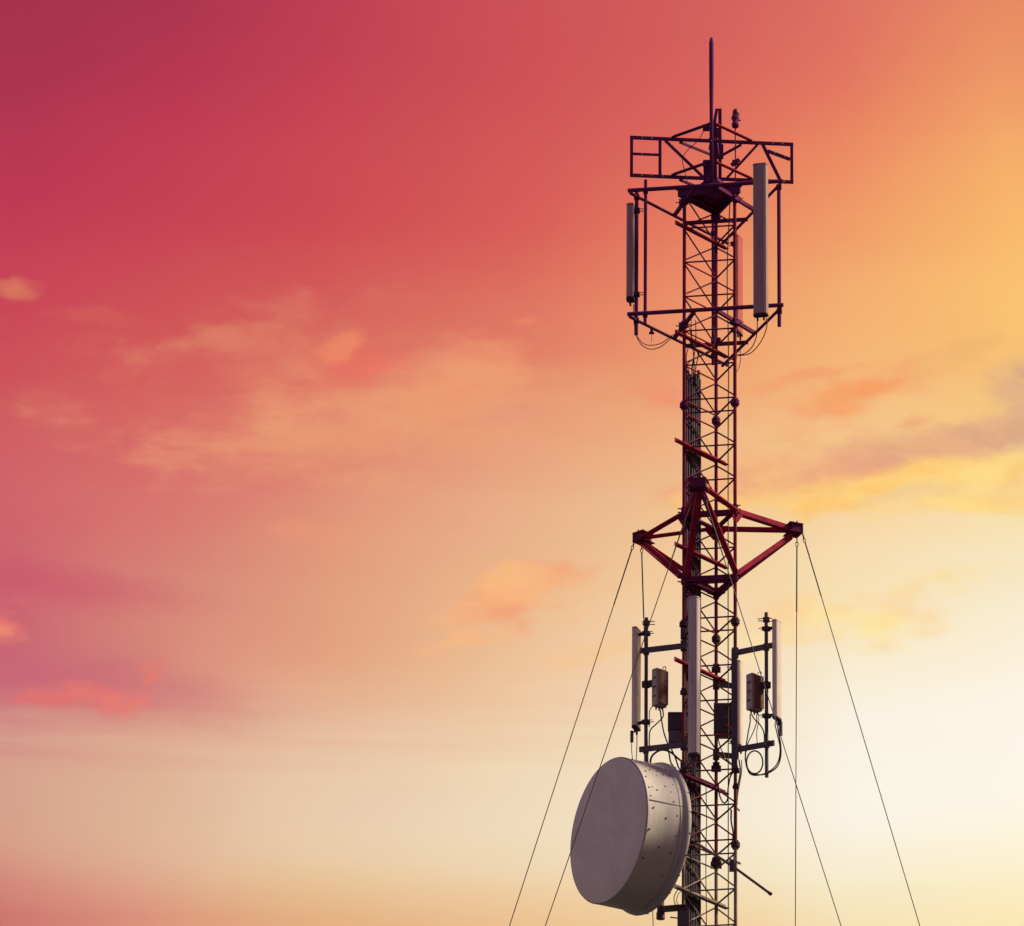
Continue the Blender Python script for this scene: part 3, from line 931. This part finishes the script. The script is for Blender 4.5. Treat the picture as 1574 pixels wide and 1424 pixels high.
b.box(at(Ff, zat(235, Ff.y)) + V((0.02, -0.04, 0)), (V((1, 0, 0)), V((0, 1, 0)), Zv), 0.065, 0.03, 0.12)
b.build('post_plate', REDSHADE, boom, 0.004)
b = MB()
for zz, w in ((195, 0.10), (250, 0.10), (285, 0.13)):
    b.box(at(Nn, zat(zz, Nn.y)) + V((-0.06, 0.05, 0)), (V((1, 0, 0)), V((0, 1, 0)), Zv), w, 0.02, 0.05)
b.box(at(Nn, zat(268, -.4)) + V((-0.1, 0.18, 0)), (V((1, 0, 0)), V((0, 1, 0)), Zv), 0.05, 0.02, 0.24)
b.build('post_plate', PLUM, boom, 0.004)
for px in (1072, 1120):
    MB().bar(at(Nn, ztop + 0.06), V(((px - PX0) / 100, -0.12, ztop + 0.06)), 0.04, 0.06).build('strut', PLUM, boom)
MB().bar(at(Ff, zb2 - 0.02), at(Nn, zb2 - 0.02), 0.05, 0.06).build('strut', PLUM, boom)
MB().bar(at(Ff, zb1 - 0.02), at(Nn, zb1 - 0.02), 0.05, 0.06).build('strut', PLUM, boom)
for px, z in ((985, zb1), (1000, zb1), (985, zb2), (1000, zb2), (1018, zb2), (1190, zb1), (1205, zb1), (1192, zb2), (1208, zb2),
              (985, zb2 + hh * .57), (1000, zb2 + hh * .57), (1193, zb2 + hh * .74), (1208, zb2 + hh * .66)):
    c = bp(px, z)
    MB().tube(c + V((0, -0.028, 0)), c + V((0, 0.028, 0)), 0.012, 8).build('bolt', RADOMEW, boom)

# whip antenna
wx = V((-0.005, -0.665, 0))
whip = thing('whip_antenna', 'tall thin dark whip antenna rising above everything else on the mast top', 'antenna', at(wx, zat(300, wx.y)))
zw0, zw1, zw2 = zat(300, wx.y), zat(115, wx.y), zat(57, wx.y)
MB().lathe(at(wx, zw0), Zv, [(0, 0.001), (0, 0.033), (zw1 - 0.6 - zw0, 0.030), (zw1 - zw0, 0.037), (zw2 - 0.10 - zw0, 0.038), (zw2 - 0.08 - zw0, 0.032), (zw2 - 0.02 - zw0, 0.022), (zw2 - zw0, 0.001)], 14).build('rod', PLUM, whip)
for yy in (215, 280):
    b = MB()
    z = zat(yy, wx.y)
    b.box(at(wx, z) + V((0.01, 0.02, 0)), (V((1, 0, 0)), V((0, 1, 0)), Zv), 0.055, 0.026, 0.03)
    b.build('rod_clamp', PLUM, whip, 0.005)

# obstruction light
ob = bp(1131, 0) + V((0, -0.06, 0))
lamp = thing('obstruction_light', 'small red warning lamp on a thin pole at the mast top', 'warning light', at(ob, zb2))
z0, z1 = zat(290, ob.y), zat(196, ob.y)
MB().tube(at(ob, z0), at(ob, z1), 0.010, 8).build('pole', PLUM, lamp)
b = MB()
b.lathe(at(ob, z1), Zv, [(0, 0.001), (0, 0.05), (0.05, 0.06), (0.09, 0.045), (0.1, 0.04), (0.15, 0.065), (0.19, 0.06), (0.2, 0.03), (0.2, 0.001)], 14)
b.tube(at(ob, z1 + 0.12) + V((-0.02, 0, 0)), at(ob, z1 + 0.12) + V((0.085, 0, 0)), 0.012, 6)
b.build('lamp_housing', PLUM, lamp)
b = MB()
b.lathe(at(ob, z1 + 0.202) + V((0.01, 0, 0)), Zv, [(0, 0.05), (0.03, 0.057), (0.07, 0.054), (0.1, 0.04), (0.115, 0.02), (0.12, 0.001)], 14)
b.build('lamp_globe', LAMP, lamp)
b = MB()
z = zat(250, ob.y)
b.bar(at(ob, z) - V((0.06, 0, 0.05)), at(ob, z) + V((0.06, 0, 0.05)), 0.05, 0.06)
b.box(at(ob, z), (V((1, 0, 0)), V((0, 1, 0)), Zv), 0.05, 0.03, 0.035)
b.build('pole_clamp', PLUM, lamp, 0.004)
cable('thin wire drooping from the mast top post across the boom to the top plate', [(1086, 192, -.5), (1074, 215, -.3), (1056, 232, -.1), (1049, 247, -.05), (1053, 265, -.05), (1057, 285, -.1), (1058, 300, -.15)], 0.006, 'lamp_wire')

# ---------------------------------------------------------------- lower antenna mounts


def mount(label, pole, y0, y1, arms, r=0.032):
    """arms: list of (row at inner end, inner point, outer point)"""
    pz0, pz1 = zat(y1, pole.y), zat(y0, pole.y)
    o = thing('antenna_mount', label, 'antenna mount', at(pole, pz0), 'stand-off mounts of the lower antennas')
    MB().tube(at(pole, pz0), at(pole, pz1), r, 12).build('pole', STEEL, o)
    for (yy, a, e) in arms:
        z = zat(yy, a.y)
        d = (e - a).normalized()
        side = V((-d.y, d.x, 0))
        off = (pole - a).dot(side)
        sh = side * (off - math.copysign(r + 0.022, off) if abs(off) < r + 0.02 else 0.0)
        sh = V((0, -(r + 0.024), 0))
        MB().bar(at(a, z) , at(e, z) + sh, 0.04, 0.085).build('arm', STEEL, o, 0.004)
        b = MB()
        b.box(at(pole, z) + V((0, 0.02, 0)), (V((1, 0, 0)), V((0, 1, 0)), Zv), r + 0.016, r + 0.014, 0.05)
        for sg in (-1, 1):
            b.tube(at(pole, z) + V((sg * 0.04, -0.09, 0)), at(pole, z) + V((sg * 0.04, 0.09, 0)), 0.008, 6)
        b.build('pole_clamp', STEEL, o, 0.004)
        b = MB()
        b.box(at(a, z), (V((1, 0, 0)), V((0, 1, 0)), Zv), 0.05, 0.05, 0.075)
        for sg in (-1, 1):
            b.tube(at(a, z + 0.05 * sg) + V((-0.03, -0.09, 0)), at(a, z + 0.05 * sg) + V((-0.03, 0.08, 0)), 0.009, 6)
        b.build('leg_clamp', STEEL, o, 0.005)
    return o


# left mount
lp = V((-1.0, 0.05, 0))
mL = mount('left stand-off mount with an upright pole on two arms beside the dish', lp, 950, 1182,
           [(993, pL, V((-1.09, 0.10, 0))), (1145, pL, V((-1.10, 0.10, 0)))], 0.028)
b = MB()
z = zat(958, lp.y)
b.box(at(lp, z), (V((1, 0, 0)), V((0, 1, 0)), Zv), 0.05, 0.045, 0.03)
for sg in (-1, 1):
    b.tube(at(lp, z) + V((-0.07, 0.04 * sg, 0)), at(lp, z) + V((0.13, 0.04 * sg, -0.01 * sg)), 0.007, 6)
b.build('pole_bracket', STEEL, mL)
panel('pale narrow panel antenna on the left stand-off pole above the dish', -1.155, 0.11, zat(1121, .11), zat(967, .11), 162, 0.23, 0.085, RADOMEW, (lp.x, lp.y), RADOMEW)
# right mount
rp = V((0.83, -0.55, 0))
mR = mount('right stand-off mount with an upright pole on two arms over empty sky', rp, 942, 1195,
           [(1004, pR, V((0.925, -0.56, 0))), (1153, pR, V((0.945, -0.54, 0)))], 0.028)
b = MB()
b.bar(at(pR, zat(1182, -.35)) + V((-0.015, -0.06, 0)), at(pR, zat(998, -.35)) + V((-0.015, -0.06, 0)), 0.09, 0.05, V((0, 1, 0)))
b.build('backing_channel', STEEL, mR, 0.004)
b = MB()
z = zat(953, rp.y)
b.box(at(rp, z), (V((1, 0, 0)), V((0, 1, 0)), Zv), 0.05, 0.045, 0.03)
for sg in (-1, 1):
    b.tube(at(rp, z) + V((-0.13, 0.04 * sg, 0)), at(rp, z) + V((0.09, 0.04 * sg, -0.01 * sg)), 0.007, 6)
b.build('pole_bracket', STEEL, mR)
rpx = V((xat(1194, -.62), -0.62, 0))
pr_ = panel('pale narrow panel antenna on the right stand-off pole facing the bright sky', rpx.x, rpx.y, zat(1107, -.62), zat(955, -.62), -25, 0.20, 0.085, RADOMEW, (rp.x, rp.y), RADOMEW)
MB().tube(V((rpx.x + 0.05, -.62, zat(1131, -.62))), V((rpx.x + 0.05, -.62, zat(1110, -.62))), 0.028, 10).build('tilt_motor', BOXD, pr_)
# far right panel, on the far leg
fp = V((0.40, 0.55, 0))
mF = mount('stand-off mount behind the right mast leg holding the far lower panel', V((0.345, 0.56, 0)), 1010, 1165,
           [(1052, pF, V((0.41, 0.60, 0))), (1160, pF, V((0.41, 0.60, 0)))], 0.026)
panel('half hidden panel antenna just right of the right mast leg with a bright edge', fp.x + 0.035, fp.y, zat(1150, .55), zat(1018, .55), -12, 0.22, 0.065, RADOMEW, (0.345, 0.56), RADOMEW)
# centre panel, facing the viewer
cp = V((-0.275, -0.62, 0))
mC = mount('stand-off mount in front of the mast behind the long central panel', cp, 925, 1192,
           [(975, pL + V((0.0, -0.03, 0)), cp + V((0.02, 0.05, 0))), (1180, pL + V((0.0, -0.03, 0)), cp + V((0.02, 0.05, 0)))], 0.030)
panel('long grey panel antenna hanging upright in front of the mast above the dish', -0.268, -0.80, zat(1162, -.8), zat(919, -.8), 247, 0.16, 0.13, RADOME, (cp.x, cp.y), RADOME)


# ---------------------------------------------------------------- remote radio units
def radio(label, c, z0, z1, face, w, d, pole, nconn=4):
    o = thing('radio_unit', label, 'radio unit', at(c, z0), 'radio units on the stand-off poles')
    n = pol(1, face)
    s = V((-n.y, n.x, 0))
    h = (z1 - z0) / 2
    MB().box(at(c, z0 + h), (n, s, Zv), d / 2, w / 2, h).build('body', ALU, o, 0.012)
    body = o.children[0]
    for k in range(9):
        q = at(c, z0 + h) + n * (d / 2 + 0.018) + s * (w * 0.44 * (k - 4) / 4)
        MB().box(q, (n, s, Zv), 0.0175, 0.0055, h * 0.9).build('cooling_fin', FIN, body)
    MB().path([at(c, z1) + s * (w * .4) - n * d * .1, at(c, z1 + 0.06) + s * (w * .4) - n * d * .1, at(c, z1 + 0.06) + s * (w * .4) + n * d * .4,
               at(c, z1) + s * (w * .4) + n * d * .4], 0.007, 6, 3).build('handle', STEEL, o)
    for k in range(nconn):
        q = at(c, z0) + s * (w * 0.6 * (k - (nconn - 1) / 2) / nconn) + n * (0.02 if k % 2 else -0.02)
        MB().tube(q - Zv * 0.05, q - Zv * 0.001, 0.013, 8).build('connector', DARKST, body)
    sd = s if face < 0 else -s
    for k in range(3):
        q = at(c, z0 + h * (0.5 + 0.5 * k)) - s * (w / 2 + 0.004)
        MB().box(q, (n, s, Zv), d * 0.3, 0.004, 0.012).build('side_rib', STEEL, body)
    b = MB()
    zz = z0 + h * 1.35
    b.bar(at(pole, zz), at(c, zz) - n * d * 0.2, 0.07, 0.09)
    b.box(at(pole, zz), (n, s, Zv), 0.045, 0.05, 0.05)
    b.build('pole_bracket', DARKST, o)
    return o


rl = V((xat(1014, -.06), -.06, 0))
radio('small finned radio unit on the left stand-off pole beside the pale panel', rl, zat(1087, -.06), zat(1030, -.06), -48, 0.21, 0.12, lp)
rr_ = V((xat(1159, -.48), -.48, 0))
radio('small finned radio unit hanging between the mast and the right stand-off pole', rr_, zat(1093, -.48), zat(1038, -.48), -48, 0.22, 0.14, rp)


# ---------------------------------------------------------------- equipment boxes
def eqbox(label, px0, px1, y0, y1, y, d, split):
    x0, x1 = xat(px0, y), xat(px1, y)
    z0, z1 = zat(y1, y), zat(y0, y)
    o = thing('equipment_box', label, 'equipment box', ((x0 + x1) / 2, y, z0), 'equipment boxes on the mast')
    zs = z0 + (z1 - z0) * split
    X = V((1, 0, 0))
    Y = V((0, 1, 0))
    MB().box(V(((x0 + x1) / 2, y + d / 2, (zs + z1) / 2)), (X, Y, Zv), (x1 - x0) / 2, d / 2, (z1 - zs) / 2 - 0.002).build('body', BOXD, o, 0.012)
    MB().box(V(((x0 + x1) / 2, y + d / 2 + 0.01, (zs + z0) / 2)), (X, Y, Zv), (x1 - x0) / 2 - 0.01, d / 2 - 0.005, (zs - z0) / 2 - 0.002).build('lower_cover', BOXM, o, 0.012)
    MB().box(V(((x0 + x1) / 2 + 0.03, y - 0.006, (zs + z1) / 2)), (X, Y, Zv), 0.05, 0.005, 0.01).build('badge', BOXM, o)
    return o


eqbox('dark equipment box with a greyer lower half left of the central panel', 1027, 1058, 1094, 1141, 0.02, 0.16, 0.42)
eqbox('plain dark equipment box inside the lattice behind the right leg', 1097, 1126, 1080, 1131, 0.10, 0.16, 0.10)

# ---------------------------------------------------------------- lower cables
cable('black cable from the left radio unit down to the equipment box', [(1015, 1092, -.06), (1017, 1108, -.05), (1021, 1128, 0), (1028, 1148, .0)], 0.011)
cable('black cable curving from the left radio unit back to the left pole', [(1019, 1092, -.1), (1019, 1102, -.1), (1010, 1112, -.05), (1000, 1122, 0), (998, 1135, .02), (998, 1148, .02)], 0.010)
cable('thin black cable arching beside the left radio unit above the lower arm', [(1011, 1088, -.02), (1004, 1086, -.02), (999, 1092, .0), (998, 1105, .03), (998, 1118, .03)], 0.007)
cable('thick black cable arching over the top of the dish to the mast', [(999, 1178, .08), (1001, 1165, .06), (1008, 1157, .04), (1018, 1153, 0), (1030, 1156, -.05), (1042, 1166, -.05), (1050, 1172, -.1)], 0.016)
cable('black cable falling from the lower left arm to the dish rear', [(1027, 1150, -.05), (1029, 1162, -.02), (1031, 1172, .05), (1036, 1180, .1)], 0.012)
cable('black cable falling beside the lower left arm to the mast leg', [(1032, 1152, -.05), (1038, 1165, -.02), (1043, 1180, .02), (1048, 1187, .05)], 0.012)
cable('thin wire hanging from the left end below the left pale panel', [(971, 1126, .1), (971, 1140, .1), (971, 1155, .1), (973, 1172, .1), (975, 1190, .1)], 0.006)
cable('thin wire hanging nearer the pole below the left pale panel', [(979, 1126, .1), (979, 1145, .1), (978, 1165, .1), (978, 1190, .1)], 0.007)
lj = MB().tube(V((-1.215, .1, zat(1141, .1))), V((-1.215, .1, zat(1124, .1))), 0.027, 10)
tag(lj.build('tilt_motor', BOXD), 'small dark cylinder hanging under the left pale panel antenna', 'actuator')
cable('black cable from the right radio unit straight down to the lower right arm', [(1153, 1098, -.5), (1153, 1110, -.5), (1150, 1126, -.48), (1147, 1146, -.45)], 0.010)
cable('black cable from the right radio unit bending across to the right pole', [(1155, 1098, -.52), (1160, 1106, -.53), (1168, 1114, -.56), (1174, 1126, -.59), (1175, 1142, -.6), (1176, 1150, -.6)], 0.010)
cable('thin black cable hanging slightly right of centre under the right radio unit', [(1163, 1098, -.5), (1163, 1110, -.5), (1158, 1125, -.48), (1150, 1142, -.45), (1147, 1156, -.42)], 0.008)
cable('faint thin cable hanging rightmost under the right radio unit', [(1166, 1098, -.5), (1166, 1110, -.5), (1163, 1126, -.48), (1164, 1143, -.45)], 0.006)
ring = [(1160 + 12.5 * math.cos(a * math.pi / 6) + 0.0, 1172 + 17.5 * math.sin(a * math.pi / 6), -.52) for a in range(12)]
cable('round loop of black cable hung under the lower right arm', ring, 0.012, 'cable_loop', closed=True)
cable('black cable sweeping in a wide curve from the right pale panel under the cable loop', [(1195, 1112, -.62), (1197, 1128, -.62), (1200, 1145, -.62), (1200, 1163, -.6), (1195, 1178, -.58), (1184, 1187, -.56), (1172, 1191, -.54), (1158, 1190, -.5), (1150, 1184, -.48), (1146, 1170, -.45), (1146, 1155, -.42)], 0.011)
cable('second black cable from the right pale panel hanging inside the wide curve', [(1191, 1113, -.62), (1195, 1130, -.62), (1199, 1150, -.61), (1197, 1168, -.59), (1190, 1180, -.57), (1178, 1188, -.55), (1165, 1192, -.5), (1153, 1190, -.48), (1147, 1178, -.46)], 0.009)
cable('long black cable dangling from below the lower right arm with a loose end', [(1136, 1168, -.2), (1138, 1185, -.2), (1135, 1205, -.2), (1132, 1225, -.2), (1132, 1240, -.2), (1137, 1247, -.2)], 0.012)
cable('thinner black cable dangling next to the right mast leg', [(1140, 1168, -.1), (1140, 1186, -.1), (1137, 1204, -.1), (1134, 1222, -.1), (1133, 1238, -.1)], 0.007)
cable('black cable drooping in a hook inside the lattice below the far leg clamp', [(1104, 1205, .3), (1106, 1222, .3), (1112, 1234, .2), (1118, 1230, .1), (1119, 1214, .05), (1122, 1196, -.1), (1126, 1188, -.2)], 0.012)
cable('black cable running down along the right leg from the dangling cables', [(1124, 1245, -.2), (1124, 1262, -.2), (1127, 1280, -.25), (1126, 1296, -.25)], 0.014)
cable('thin cable bowing out left of the mast leg under the dish', [(1050, 1365, -.1), (1042, 1368, 0), (1036, 1380, .1), (1039, 1393, .1), (1048, 1402, 0), (1054, 1412, -.1)], 0.007)
cable('second thin cable bowing left of the mast leg under the dish', [(1052, 1368, -.1), (1044, 1373, 0), (1040, 1384, .1), (1044, 1395, .1), (1050, 1404, 0)], 0.006)
cable('pair of dark cables crossing the lattice from the equipment box to the right leg', [(1103, 1133, .15), (1108, 1150, .12), (1115, 1165, .08), (1122, 1172, 0), (1128, 1180, -.2)], 0.009)
cable('thin vertical cable inside the lattice between the far leg and the bundle', [(1085, 1200, .2), (1086, 1260, .2), (1085, 1330, .2), (1086, 1430, .2), (1086, 1520, .2)], 0.007)

# ---------------------------------------------------------------- microwave dish
ax = V((-0.85, -0.527, 0)).normalized()
rc = V((-0.935, 0.0, zat(1290, 0.0)))
dish = thing('microwave_dish', 'large grey drum shaped microwave dish on the left side of the mast', 'dish antenna', rc)
RD = 1.125
DL = 0.735
face = MB()
face.lathe(rc, ax, [(DL - 0.004, RD - 0.012), (DL + 0.004, RD - 0.03), (DL + 0.012, RD * 0.7), (DL + 0.016, RD * 0.35), (DL + 0.017, 0.001)], 128, True, Zv)
face.build('radome', DISHF, dish)
sh = MB()
sh.lathe(rc, ax, [(DL - 0.022, RD - 0.012), (DL - 0.004, RD - 0.002), (DL - 0.014, RD + 0.004), (DL - 0.03, RD + 0.004), (DL - 0.034, RD), (0.36, RD + 0.002), (0.07, RD + 0.006)], 128, True, Zv)
shroud = sh.build('shroud', SHROUD, dish)
rim = MB()
rim.lathe(rc, ax, [(0.072, RD + 0.002), (0.066, RD + 0.02), (0.055, RD + 0.042), (0.03, RD + 0.05), (0.0, RD + 0.048), (-0.025, RD + 0.035), (-0.04, RD + 0.01), (-0.045, RD - 0.02), (-0.03, RD - 0.05)], 128, True, Zv)
rim_o = rim.build('rim', SHROUD, dish)
bk = MB()
prof = [(-0.032, RD - 0.03)]
for k in range(1, 11):
    r = (RD - 0.03) * (1 - k / 11.0)
    prof.append((-0.032 - 0.30 * (1 - (r / RD) ** 2), r))
bk.lathe(rc, ax, prof, 96, True, Zv)
bk.lathe(rc, ax, [(-0.32, 0.12), (-0.32, 0.24), (-0.46, 0.24), (-0.48, 0.2), (-0.48, 0.001)], 32, True, Zv)
bk.build('reflector_back', BOXM, dish)
_, ds, du = ortho(ax, Zv)
if ds.y > 0:
    ds = -ds


def shroud_pt(frac, deg, ex=0.0):
    a = R(deg)
    return rc + ax * (DL * frac) + (ds * math.cos(a) + Zv * math.sin(a)) * (RD + 0.004 + ex)


seam = MB()
for k in range(14):
    f0, f1 = 0.12 + 0.82 * k / 14, 0.12 + 0.82 * (k + 1) / 14
    seam.bar(shroud_pt(f0, 8), shroud_pt(f1, 8), 0.012, 0.006, ds)
seam.build('seam', BOXD, shroud)
band = MB()
for k in range(90):
    a0, a1 = -88 + 178 * k / 90, -88 + 178 * (k + 1) / 90
    band.bar(shroud_pt(0.20, a0), shroud_pt(0.20, a1), 0.016, 0.005, ax)
band.build('shroud_band', ALU, shroud)
rv = random.Random(3)
for f, a in ((0.93, 68), (0.75, 72), (0.55, 60), (0.85, 55), (0.9, 44), (0.62, 48), (0.42, 52), (0.30, 64), (0.3, 40), (0.5, 40), (0.9, 32), (0.7, 30),
             (0.88, 24), (0.6, 22), (0.35, 24), (0.28, 10), (0.85, 12), (0.55, 6), (0.28, -6), (0.9, -8), (0.6, -20), (0.3, -24), (0.9, -32), (0.3, -44),
             (0.72, 58), (0.8, 36), (0.45, 66), (0.38, 33), (0.28, 54), (0.9, 78), (0.28, 76), (0.55, 80)):
    p = shroud_pt(f + rv.uniform(-.02, .02), a * 0.9 - 10 + rv.uniform(-2, 2))
    nr = (p - rc - ax * ((p - rc).dot(ax))).normalized()
    MB().tube(p - nr * 0.006, p + nr * 0.004, rv.choice((0.010, 0.013, 0.015)), 8).build('rivet', BOXD, shroud)
for k in range(22):
    a = 360.0 * k / 22 + 4
    p = rc + (ds * math.cos(R(a)) + Zv * math.sin(R(a))) * (RD + 0.042)
    MB().tube(p - ax * 0.03, p + ax * 0.03, 0.010, 6).build('rim_bolt', BOXD, rim_o)
# mount pipe and arms behind
mp_ = V((-0.775, 0.74, 0))
MB().tube(at(mp_, zat(1412, .74)), at(mp_, zat(1180, .74)), 0.055, 16).build('mount_pipe', STEEL, dish)
MB().tube(at(mp_, zat(1411, .74) - 0.02), at(mp_, zat(1411, .74) + 0.08), 0.066, 16).build('pipe_cap', STEEL, dish)
hub = rc - ax * 0.46
for dz in (-0.25, 0.25):
    MB().bar(hub + Zv * dz * 0.5, at(mp_, rc.z + dz), 0.08, 0.08).build('yoke', STEEL, dish)
for yy in (1402, 1215):
    MB().bar(at(mp_, zat(yy - 4, .74)), at(pF + V((-0.3, -0.22, 0)), zat(yy - 4, .74) - 0.13), 0.06, 0.09).build('mount_arm', STEEL, dish)
    b = MB()
    b.box(at(pL, zat(yy + 12, pL.y)), (V((1, 0, 0)), V((0, 1, 0)), Zv), 0.09, 0.07, 0.12)
    b.tube(at(pL, zat(yy + 12, pL.y)) + V((-0.2, -0.03, 0.03)), at(pL, zat(yy + 12, pL.y)) + V((0.14, -0.03, -0.02)), 0.012, 6)
    b.build('leg_clamp', STEEL, dish, 0.006)
# side strut through the lattice
A, B, C_ = P(1032, 1272, .25), P(1126, 1331.5, -.30), P(1184, 1374, -.62)
MB().tube(A, B, 0.024, 10).build('side_strut', WHITEP, dish)
MB().tube(B, C_, 0.021, 10).build('side_strut', STEEL, dish)
b = MB()
b.box(B, (V((1, 0, 0)), V((0, 1, 0)), Zv), 0.05, 0.06, 0.075)
b.bar(B + V((-0.05, -0.04, 0.1)), B + V((0.12, -0.04, 0.03)), 0.02)
b.tube(B + V((0.0, -0.07, 0.02)), B + V((0.13, -0.07, 0.005)), 0.008, 6)
b.tube(B + V((0.02, -0.07, -0.10)), B + V((0.02, -0.07, 0.14)), 0.012, 6)
b.build('strut_clamp', STEEL, dish, 0.005)
MB().tube(C_ - (C_ - B).normalized() * 0.03, C_ + (C_ - B).normalized() * 0.02, 0.028, 10).build('strut_end', STEEL, dish)
